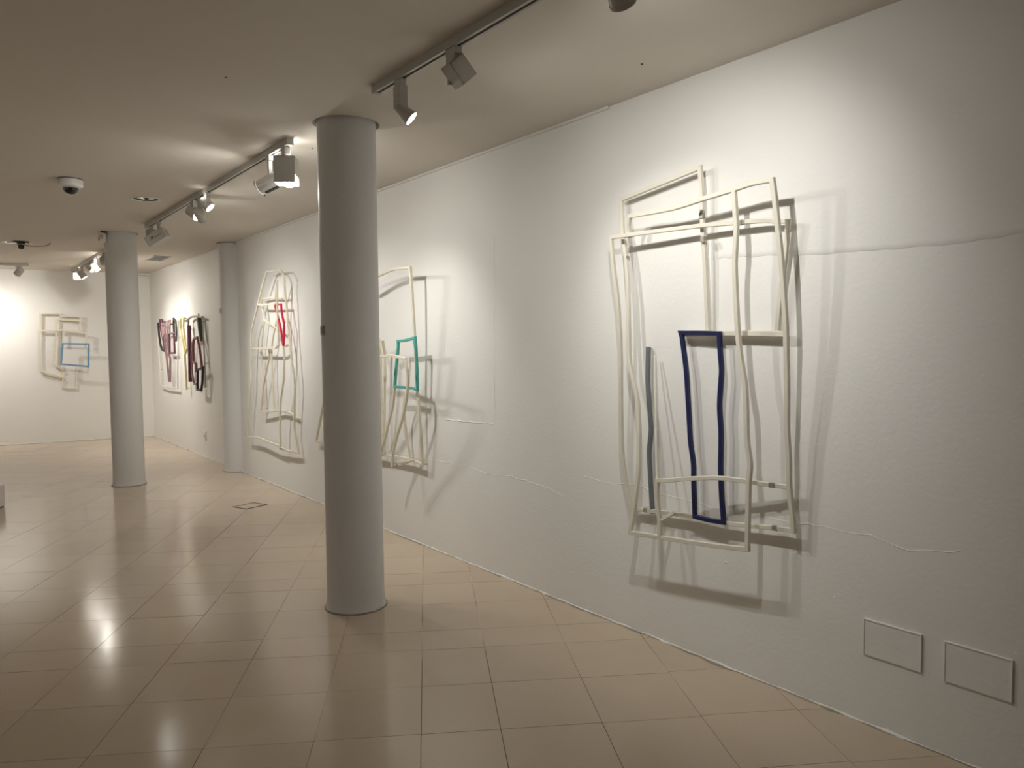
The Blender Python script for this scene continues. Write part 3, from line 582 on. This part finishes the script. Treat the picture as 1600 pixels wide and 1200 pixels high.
# ------------------------------------------------------------------ the wall pieces: bent frames of square-section wood
ART = {
 'art1': [
  ('white_frame','cream',0.021,0,[(2.4478,1.651,0.03),(2.4505,1.7727,0.0346),(2.4588,2.0428,0.0448),(2.4674,2.1577,0.0491),(2.4672,2.3078,0.0548),(2.4751,2.4434,0.06),(3.0216,2.3757,0.05),(3.0025,2.1936,0.0599),(2.9657,2.0419,0.0682),(2.9411,1.8449,0.0792),(2.9307,1.6464,0.0902),(2.9181,1.4961,0.0987),(2.8471,1.3151,0.1093),(2.8238,1.1382,0.1194),(2.8173,0.9305,0.1313),(2.842,0.6939,0.1446),(2.8604,0.5955,0.15),(2.7466,0.6038,0.1486),(2.5055,0.6218,0.1455),(2.3014,0.638,0.1426),(2.1314,0.6581,0.14),(2.1268,0.9754,0.14),(2.1163,1.0437,0.141),(2.1363,1.152,0.1427),(2.1391,1.3084,0.1451),(2.1438,1.4094,0.1466),(2.1691,1.5301,0.1485),(2.1824,1.64,0.1502),(2.192,1.8019,0.1527),(2.1981,1.9575,0.1551),(2.1869,2.1047,0.1574),(2.1934,2.188,0.1586),(2.1998,2.277,0.16)]),
  ('white_frame','cream',0.021,0,[(2.9054,2.1654,0.1),(2.9064,2.208,0.1131),(2.8802,2.2596,0.13),(2.6946,2.2557,0.137),(2.5598,2.2546,0.1425),(2.3846,2.2698,0.1504),(2.2004,2.2829,0.1592),(2.0984,2.2931,0.1646),(1.9945,2.2882,0.17),(1.9867,2.22,0.1645),(1.978,2.1033,0.155),(1.9664,1.9454,0.1423),(1.9609,1.7899,0.1298),(1.9567,1.6719,0.1204),(1.9601,1.52,0.1084),(1.9611,1.4225,0.1008),(1.97,1.2081,0.0842),(1.9659,1.0778,0.0741),(1.9707,0.9597,0.0652),(1.9575,0.8148,0.0539),(1.9564,0.7629,0.05)]),
  ('white_frame','cream',0.02,0,[(2.0591,1.6437,0.03),(2.0432,1.797,0.0363),(2.0104,1.9969,0.0447),(1.9954,2.1228,0.05),(2.1331,2.1429,0.0612),(2.428,2.159,0.083),(2.6453,2.1635,0.0974),(3.0295,2.1683,0.12),(3.0201,1.9964,0.1107),(2.9996,1.8475,0.1026),(2.9918,1.6474,0.0919),(2.9949,1.5086,0.0844),(3.0065,1.3055,0.0737),(3.0122,1.118,0.0638),(3.0143,0.9934,0.0573),(2.9897,0.8181,0.048),(2.954,0.6737,0.04)]),
  ('cross_bar','cream',0.02,0,[(2.9638,0.6707,0.03),(2.9248,0.6915,0.0304),(2.8159,0.7031,0.0313),(2.5314,0.7224,0.0338),(2.3484,0.7235,0.0357),(2.2076,0.7373,0.0372),(2.0481,0.7554,0.039),(1.9629,0.7601,0.04)]),
  ('white_frame','cream',0.02,0,[(1.9806,0.9536,0.05),(2.056,0.9531,0.0639),(2.1741,0.9566,0.0849),(2.3085,0.9574,0.1073),(2.4375,0.9407,0.1275),(2.563,0.9163,0.1462),(2.6608,0.9012,0.16),(2.6682,0.8014,0.1566),(2.6497,0.7056,0.1532),(2.6526,0.6125,0.15)]),
  ('brace','cream',0.018,0,[(2.6483,0.7021,0.15),(2.6631,0.7161,0.035)]),
  ('shelf_bar','cream',0.026,0,[(2.6072,1.6411,0.035),(2.3765,1.6404,0.035),(2.1736,1.637,0.035),(2.0262,1.6317,0.035)]),
  ('blue_frame','navy',0.021,1,[(2.6025,1.6475,0.05),(2.4929,1.6455,0.0543),(2.3567,1.6401,0.06),(2.3496,1.5271,0.0587),(2.3424,1.4676,0.0581),(2.358,1.2904,0.0561),(2.3471,1.1739,0.0548),(2.3516,0.9812,0.0527),(2.3445,0.8389,0.0512),(2.3335,0.7315,0.05),(2.418,0.7256,0.05),(2.5097,0.7285,0.05),(2.5184,0.9114,0.05),(2.5186,0.9983,0.05),(2.5393,1.0943,0.05),(2.5478,1.2177,0.05),(2.5669,1.4627,0.05),(2.5959,1.6313,0.05)]),
  ('grey_bar','grey',0.021,0,[(2.844,1.5669,0.03),(2.8487,1.3897,0.03),(2.8214,1.1317,0.03),(2.8399,1.0236,0.03),(2.8262,0.8393,0.03),(2.8143,0.6997,0.03)]),
  ('thin_bar','cream',0.011,0,[(2.7869,1.5267,0.04),(2.7599,1.3841,0.0667),(2.6869,1.0232,0.1364),(2.6608,0.9044,0.16)]),
 ],
 'art2': [
  ('white_frame','ivory',0.02,0,[(6.0745,2.0891,0.12),(5.7725,2.1678,0.134),(5.6416,2.1808,0.1395),(5.4615,2.2002,0.1474),(5.3079,2.1959,0.1539),(5.1684,2.1874,0.16),(5.1686,2.0087,0.1467),(5.1795,1.7171,0.1253),(5.1934,1.5289,0.1116),(5.2076,1.2641,0.0926),(5.2067,1.0809,0.0795),(5.2102,0.8458,0.0628),(5.2217,0.6629,0.05),(5.391,0.6795,0.05),(5.5505,0.6803,0.05),(5.8909,0.6646,0.05),(6.0726,0.6511,0.05)]),
  ('white_frame','ivory',0.02,0,[(5.6716,1.5116,0.25),(5.4659,1.5132,0.2594),(5.2891,1.5211,0.2679),(5.1573,1.5092,0.2746),(5.0567,1.4966,0.28),(5.04,1.4372,0.2724),(5.0451,1.3415,0.2606),(5.0977,1.2108,0.245),(5.1941,1.058,0.2271),(5.3395,0.8875,0.2076),(5.435,0.7499,0.1925),(5.4813,0.6337,0.18),(5.435,0.6479,0.1134),(5.3998,0.6759,0.05),(5.4291,0.86,0.0738),(5.4225,1.0509,0.0979),(5.3861,1.156,0.1109),(5.3237,1.2271,0.12)]),
  ('white_bar','ivory',0.02,0,[(5.4878,1.2617,0.14),(5.5604,1.1124,0.119),(5.6946,0.9439,0.0958),(5.8639,0.7285,0.0675),(5.8908,0.6702,0.06)]),
  ('teal_frame','teal',0.021,1,[(5.3983,1.6311,0.15),(5.282,1.6338,0.1539),(5.1084,1.6539,0.16),(5.1009,1.5946,0.16),(5.1244,1.3509,0.1383),(5.1372,1.2563,0.13),(5.1915,1.2665,0.1317),(5.3037,1.2687,0.135),(5.4875,1.2677,0.14),(5.4457,1.4266,0.1448),(5.4071,1.5537,0.1487),(5.3943,1.5957,0.15)]),
  ('white_bar','ivory',0.02,0,[(5.8182,1.6425,0.1),(5.7543,1.5305,0.0951),(5.7399,1.5261,0.0948),(5.7486,1.3753,0.0885),(5.7765,1.2229,0.0822),(5.8056,1.0597,0.0755),(5.8371,0.8764,0.0681),(5.8416,0.6756,0.06)]),
  ('white_bar','ivory',0.02,0,[(5.6797,1.6335,0.14),(5.7276,1.5307,0.1)]),
  ('white_bar','ivory',0.018,0,[(5.8529,1.5969,0.07),(5.8698,1.3267,0.067),(5.8747,1.091,0.0645),(5.8707,0.6815,0.06)]),
  ('white_frame','ivory',0.02,0,[(6.5092,2.1771,0.12),(6.7175,1.7196,0.0946),(6.9546,1.2952,0.0722),(7.3689,0.6357,0.04),(6.9523,0.6636,0.0424),(6.3786,0.6618,0.0462),(5.8712,0.6659,0.05)]),
 ],
 'art3': [
  ('white_frame','ivory',0.021,0,[(8.4593,2.4231,0.12),(8.0378,2.4063,0.12),(7.9896,2.3738,0.1188),(7.9318,2.322,0.1169),(7.942,2.2139,0.113),(7.9187,2.0039,0.1056),(7.9,1.7181,0.0955),(7.8659,1.5274,0.0887),(7.8449,1.337,0.082),(7.8361,1.3594,0.0812),(7.8175,1.1917,0.0752),(7.8687,0.9637,0.0673),(7.9066,0.7222,0.059),(7.8251,0.4735,0.05),(8.0601,0.4636,0.0547),(8.3304,0.4673,0.06)]),
  ('white_frame','ivory',0.02,0,[(8.4593,2.4231,0.12),(8.5996,2.2964,0.1161),(8.8037,2.0837,0.11),(9.0965,1.7684,0.1014),(9.1432,1.5229,0.0951),(9.1984,1.3068,0.0897),(9.1922,1.2049,0.0872),(9.2935,0.9442,0.0808),(9.4467,0.4929,0.07),(8.9926,0.5262,0.0767),(8.6475,0.5098,0.0827),(8.2451,0.5024,0.09),(8.2358,0.721,0.096),(8.1774,1.0055,0.1037),(8.0459,1.2418,0.1103),(7.9996,1.4478,0.1161),(8.0023,1.5851,0.12)]),
  ('cross_bar','ivory',0.02,0,[(8.7442,2.0753,0.13),(8.4583,2.0639,0.13),(8.201,2.0518,0.13)]),
  ('white_frame','ivory',0.02,0,[(9.0539,1.5713,0.11),(8.6312,1.5782,0.1145),(8.2388,1.5807,0.1191),(8.1417,1.6195,0.1209),(8.1265,1.8187,0.128),(8.1304,1.9545,0.1329),(8.0725,2.2834,0.145),(8.1482,2.2071,0.1328),(8.2015,2.1232,0.12)]),
  ('white_frame','ivory',0.02,0,[(8.0879,2.1171,0.05),(8.2399,2.1173,0.0544),(8.4485,2.1402,0.0604),(8.6398,2.1432,0.0655),(8.81,2.1387,0.07),(8.7782,2.0421,0.0677),(8.7449,1.917,0.0647),(8.8019,1.7839,0.0614),(8.8971,1.5653,0.0562),(8.9131,1.4177,0.0527),(8.9112,1.2123,0.0479),(8.8802,0.8771,0.04)]),
  ('cross_bar','ivory',0.018,0,[(8.7073,1.9002,0.08),(8.5749,1.8606,0.08),(8.5157,1.8609,0.08),(8.3876,1.8254,0.08),(8.2227,1.7624,0.08)]),
  ('white_bar','ivory',0.02,0,[(8.267,1.9211,0.08),(8.3723,1.8051,0.0758),(8.4865,1.6463,0.0703),(8.5366,1.5247,0.0663),(8.5385,1.3412,0.0602),(8.546,1.2241,0.0563),(8.5349,0.8806,0.045)]),
  ('white_frame','ivory',0.02,0,[(8.5532,1.5655,0.08),(8.5994,1.4223,0.0781),(8.5898,1.4403,0.0779),(8.8017,1.1552,0.0741),(8.9318,0.8319,0.07),(8.6809,0.854,0.062),(8.3642,0.8882,0.0512),(8.2441,0.8874,0.0469),(8.0139,0.8729,0.0379),(7.8689,0.8254,0.03)]),
  ('brace','ivory',0.018,0,[(8.0016,1.5947,0.12),(7.9756,1.6134,0.07)]),
  ('red_frame','red',0.02,1,[(8.2431,2.054,0.12),(8.0422,2.0445,0.12),(8.0179,1.9312,0.12),(7.9659,1.8339,0.12),(7.974,1.7192,0.12),(7.9979,1.6091,0.12),(8.0086,1.6092,0.12),(8.0804,1.8176,0.12),(8.1673,1.9464,0.12),(8.2352,2.0468,0.12)]),
 ],
 'art4': [
  ('white_frame','pale',0.018,0,[(14.1172,2.0058,0.05),(14.2064,1.8921,0.05),(14.179,1.6729,0.05),(14.1236,1.4406,0.05),(14.0963,1.2225,0.05),(14.0761,0.9567,0.05),(13.675,0.9343,0.05),(12.9066,0.9456,0.05),(12.8804,1.2226,0.05),(12.8021,1.6637,0.05),(12.7412,2.0121,0.05)]),
  ('dark_bar','black',0.03,0,[(14.0171,2.003,0.07),(13.9871,1.8067,0.07),(13.8956,1.6309,0.07),(13.7789,1.557,0.07),(13.5993,1.5399,0.07)]),
  ('plum_frame','plum',0.026,0,[(13.667,1.5437,0.06),(13.7417,1.7365,0.06),(13.8912,1.8991,0.06),(13.9258,2.061,0.06),(13.7527,2.0556,0.06),(13.7566,1.9495,0.06)]),
  ('pink_frame','pink',0.026,1,[(13.7272,1.9884,0.08),(13.5013,1.985,0.08),(13.5129,1.8258,0.08),(13.6553,1.7753,0.08)]),
  ('mauve_frame','mauve',0.028,1,[(13.5435,1.8132,0.07),(13.5809,1.669,0.07),(13.4899,1.4064,0.07),(13.375,1.0489,0.07),(13.315,1.0509,0.07),(13.2548,1.4087,0.07),(13.4034,1.6288,0.07),(13.4492,1.7725,0.07)]),
  ('pink_frame','pink',0.022,1,[(13.3542,2.0278,0.06),(13.2132,2.0313,0.06),(13.2727,1.8347,0.06),(13.4347,1.8049,0.06)]),
  ('dark_bar','black',0.022,0,[(13.1776,1.9674,0.07),(12.9833,1.9623,0.07)]),
  ('cross_bar','plumgrey',0.024,0,[(13.2598,1.828,0.08),(12.9011,1.8256,0.08)]),
  ('plum_frame','plum',0.028,1,[(13.2622,1.8216,0.07),(13.2735,1.5068,0.07),(12.9354,1.5105,0.07),(12.9509,1.7027,0.07),(12.9666,1.8166,0.07)]),
  ('dark_bar','black',0.03,0,[(12.9353,2.0492,0.07),(12.9497,1.9425,0.07),(12.9356,1.8161,0.07)]),
  ('green_frame','green',0.022,0,[(12.9353,2.0492,0.07),(12.807,2.0114,0.07),(12.7776,1.8509,0.07),(12.8275,1.7041,0.07)]),
 ],
 'art5': [
  ('yellow_bar','yellow',0.024,0,[(12.2966,2.0348,0.06),(12.5363,2.0426,0.06),(12.5764,1.884,0.06),(12.4558,1.7225,0.06),(12.3606,1.527,0.06),(12.3421,1.2959,0.06),(12.3358,0.9668,0.06)]),
  ('yellow_bar','yellow',0.024,0,[(12.3534,2.0367,0.06),(12.3974,1.9166,0.06),(12.3201,1.6605,0.06),(12.2317,1.5755,0.06),(12.3668,1.4783,0.06),(12.326,1.2353,0.06),(12.3128,0.9617,0.06)]),
 ],
 'art6': [
  ('grey_frame','olive',0.026,0,[(12.1073,1.8679,0.06),(12.089,2.0162,0.06),(11.9266,2.0428,0.06),(11.7054,2.0422,0.06),(11.5347,2.0306,0.06),(11.3184,2.0199,0.06)]),
  ('white_bar','olive',0.018,0,[(11.3509,1.9591,0.05),(11.346,1.7104,0.05),(11.3142,1.3711,0.05),(11.3316,1.0303,0.05)]),
  ('cross_bar','olive',0.018,0,[(11.5307,2.0647,0.06),(11.489,1.9858,0.06)]),
  ('green_bar','green',0.055,0,[(11.489,1.9858,0.06),(11.4601,1.8712,0.06),(11.3948,1.711,0.06)]),
  ('plum_bar','plum',0.05,0,[(12.0624,1.8966,0.06),(12.0659,1.7183,0.06),(12.068,1.5515,0.06),(12.073,1.3606,0.06),(12.0856,1.1066,0.06)]),
  ('burgundy_frame','burgundy',0.03,0,[(11.655,1.251,0.08),(11.6554,1.3577,0.08),(11.8058,1.3824,0.08),(11.8081,1.6221,0.08),(11.7528,1.715,0.08),(11.5549,1.738,0.08),(11.4566,1.5979,0.08),(11.381,1.4162,0.08),(11.3511,1.3146,0.08)]),
  ('mauve_bar','mauve',0.026,0,[(11.9192,1.6578,0.06),(11.9778,1.4331,0.06),(11.9627,1.1842,0.06),(11.8882,1.0585,0.06),(11.7426,1.059,0.06)]),
  ('plum_frame','black',0.03,1,[(11.5401,1.2746,0.09),(11.2681,1.3107,0.09),(11.3178,1.0891,0.09),(11.3873,0.9887,0.09),(11.5907,0.9871,0.09)]),
 ],
 'art7': [
  ('white_frame','ivory',0.028,0,[(1.6879,1.9157,0.05),(1.6782,2.1872,0.05),(1.3941,2.1873,0.05),(1.4013,2.1252,0.05)]),
  ('white_frame','ivory',0.028,0,[(1.3955,2.1469,0.05),(1.0965,2.1393,0.05),(1.1136,1.9012,0.05)]),
  ('white_frame','ivory',0.028,0,[(1.1079,2.0674,0.06),(1.4446,2.0914,0.06),(1.456,1.9084,0.06)]),
  ('white_frame','ivory',0.03,0,[(1.4068,1.1112,0.05),(1.5545,1.1635,0.0544),(1.7061,1.2282,0.059),(1.7157,1.4006,0.0632),(1.7161,1.6869,0.0702),(1.7094,1.9009,0.0755),(1.5524,1.9008,0.0799),(1.3532,1.9107,0.0855),(1.1904,1.8859,0.0901),(1.0129,1.8564,0.0951),(1.0353,1.6517,0.1)]),
  ('white_bar','ivory',0.026,0,[(1.46,1.9011,0.06),(1.4838,1.685,0.06),(1.5149,1.3317,0.06),(1.4016,1.2538,0.06)]),
  ('white_bar','ivory',0.026,0,[(1.3559,1.9079,0.08),(1.3712,1.6839,0.08)]),
  ('blue_frame','skyblue',0.028,1,[(1.3694,1.6789,0.2),(0.9881,1.6684,0.2),(1.0049,1.2867,0.2),(1.4062,1.3348,0.2)]),
  ('thin_frame','ivory',0.018,0,[(1.388,1.2993,0.03),(1.4047,0.9284,0.03),(1.2087,0.9182,0.03),(1.1896,1.2875,0.03)]),
 ],
}
JOINTS = [(2.4655,2.2122,.0565,1),(2.4515,2.0961,.0635,1),(2.9684,2.0525,.0655,1),(2.2334,2.1469,.068,0),(2.8579,0.6994,.031,0),(2.0546,0.9536,.066,0),(2.0554,0.7539,.038,0),(2.1155,1.6346,.035,0)]

def bar_mesh(pts, n, th, closed):
    """mitred square bar along pts; n is the wall normal pointing into the room"""
    k = len(pts); P = []
    def corner(i):
        a = pts[i]-pts[(i-1) % k]; c = pts[(i+1) % k]-pts[i]
        return a.angle(c) > math.radians(32)
    ncorner = [corner(i) if closed or 0 < i < k-1 else True for i in range(k)]
    for i in range(k):                               # sharp corners stay mitred, gentle bends get a small fillet
        p = pts[i]
        if ncorner[i]: P.append((p, True)); continue
        a, c = pts[(i-1) % k]-p, pts[(i+1) % k]-p
        r = min(0.045, 0.42*a.length, 0.42*c.length); q0 = p+a.normalized()*r; q1 = p+c.normalized()*r
        for s in (0, 0.25, 0.5, 0.75, 1): P.append((q0*(1-s)**2+p*2*s*(1-s)+q1*s*s, False))
    bm = bmesh.new(); rings = []; m_ = len(P); h = th/2; ch = th*0.1
    sec = [(h-ch, h), (h, h-ch), (h, -h+ch), (h-ch, -h), (-h+ch, -h), (-h, -h+ch), (-h, h-ch), (-h+ch, h)]
    for i, (p, _) in enumerate(P):
        a = P[(i-1) % m_][0] if closed or i > 0 else None; c = P[(i+1) % m_][0] if closed or i < m_-1 else None
        d0 = (p-a).normalized() if a is not None else (c-p).normalized(); d1 = (c-p).normalized() if c is not None else d0
        t = (d0+d1)
        t = d1 if t.length < 1e-4 else t.normalized()
        side = n.cross(t).normalized(); up = t.cross(side).normalized()
        mit = 1/max(0.5, t.dot(d1)); bend = (d1-d0)
        ws = 1+(mit-1)*(abs(bend.dot(side))/(bend.length+1e-9) if bend.length > 1e-6 else 0)
        ext = 0 if closed or 0 < i < m_-1 else (h if i else -h)
        rings.append([bm.verts.new(p+t*ext+side*(x*ws)+up*y) for x, y in sec])
    for i in range(m_ if closed else m_-1):
        a, c = rings[i], rings[(i+1) % m_]
        for q in range(8): r = (q+1) % 8; bm.faces.new((a[q], a[r], c[r], c[q]))
    if not closed: bm.faces.new(rings[0][::-1]); bm.faces.new(rings[-1])
    return bm
PART_LABEL = {'navy': 'navy blue upright rectangle', 'grey': 'slate grey bent bar', 'teal': 'teal green rectangle', 'red': 'crimson narrow wedge-shaped frame',
    'black': 'blackish bar', 'plum': 'dark plum frame', 'pink': 'pink frame', 'mauve': 'mauve frame', 'green': 'dark green bar', 'burgundy': 'burgundy frame', 'skyblue': 'sky blue rectangle', 'olive': 'olive grey bar', 'plumgrey': 'mauve grey bar'}
ART_LABEL = {
 'art1': 'large cream bent-frame wall sculpture with a navy blue rectangle, nearest on the right wall',
 'art2': 'cream bent-frame wall sculpture with a teal rectangle, partly hidden by the foreground column',
 'art3': 'tall cream bent-frame wall sculpture with a narrow crimson wedge, beside the wall column',
 'art4': 'wall sculpture of pink and dark plum bars over a tall thin white outline',
 'art5': 'narrow pale yellow wall piece of two converging bars',
 'art6': 'wall sculpture of plum, burgundy and grey frames with a thick dark green bar',
 'art7': 'cream bent-frame wall sculpture with a sky blue rectangle on the end wall'}
for key, parts in ART.items():
    back = key == 'art7'
    def wp(q): return BP+BS*q[0]-BN*q[2]+Vector((0, 0, q[1])) if back else Vector((WX-q[2], q[0], q[1]))
    n = -BN if back else Vector((-1, 0, 0)); zb = min(q[1] for pt in parts for q in pt[4]); ym = sum(q[0] for q in parts[0][4])/len(parts[0][4])
    org = wp((ym, zb, 0.0)); t = empty('wall_sculpture', org, ART_LABEL[key], 'sculpture')
    pegs = sorted([q for pt in parts for q in pt[4]], key=lambda q: q[2])
    used = []
    for nm, colr, th, cl, pts in parts:
        P = [wp(q)-org for q in pts]
        # sub-centimetre stagger so crossing bars lie in front of one another instead of merging
        o = link(nm, bar_mesh(P, n, th, bool(cl)), colr, t, True)
        if colr in PART_LABEL: o['label'] = PART_LABEL[colr]
    for q in pegs:
        if len(used) >= 4: break
        if all(abs(q[0]-u[0])+abs(q[1]-u[1]) > 0.35 for u in used):
            used.append(q); p1 = wp(q)-org; p0 = wp((q[0], q[1], -0.002))-org; b = NB(); tube(b, [p0, p1], 0.004, 8); link('wall_peg', b, 'joint', t)
    if key == 'art1':
        for yy, zz, of, ver in JOINTS:
            b = NB(); hs = (0.0112, 0.0112, 0.014) if ver else (0.0112, 0.014, 0.0112); c = wp((yy, zz, of))-org
            box(b, tuple(c-Vector(hs)), tuple(c+Vector(hs)), 0.001); link('joint_sleeve', b, 'joint', t)
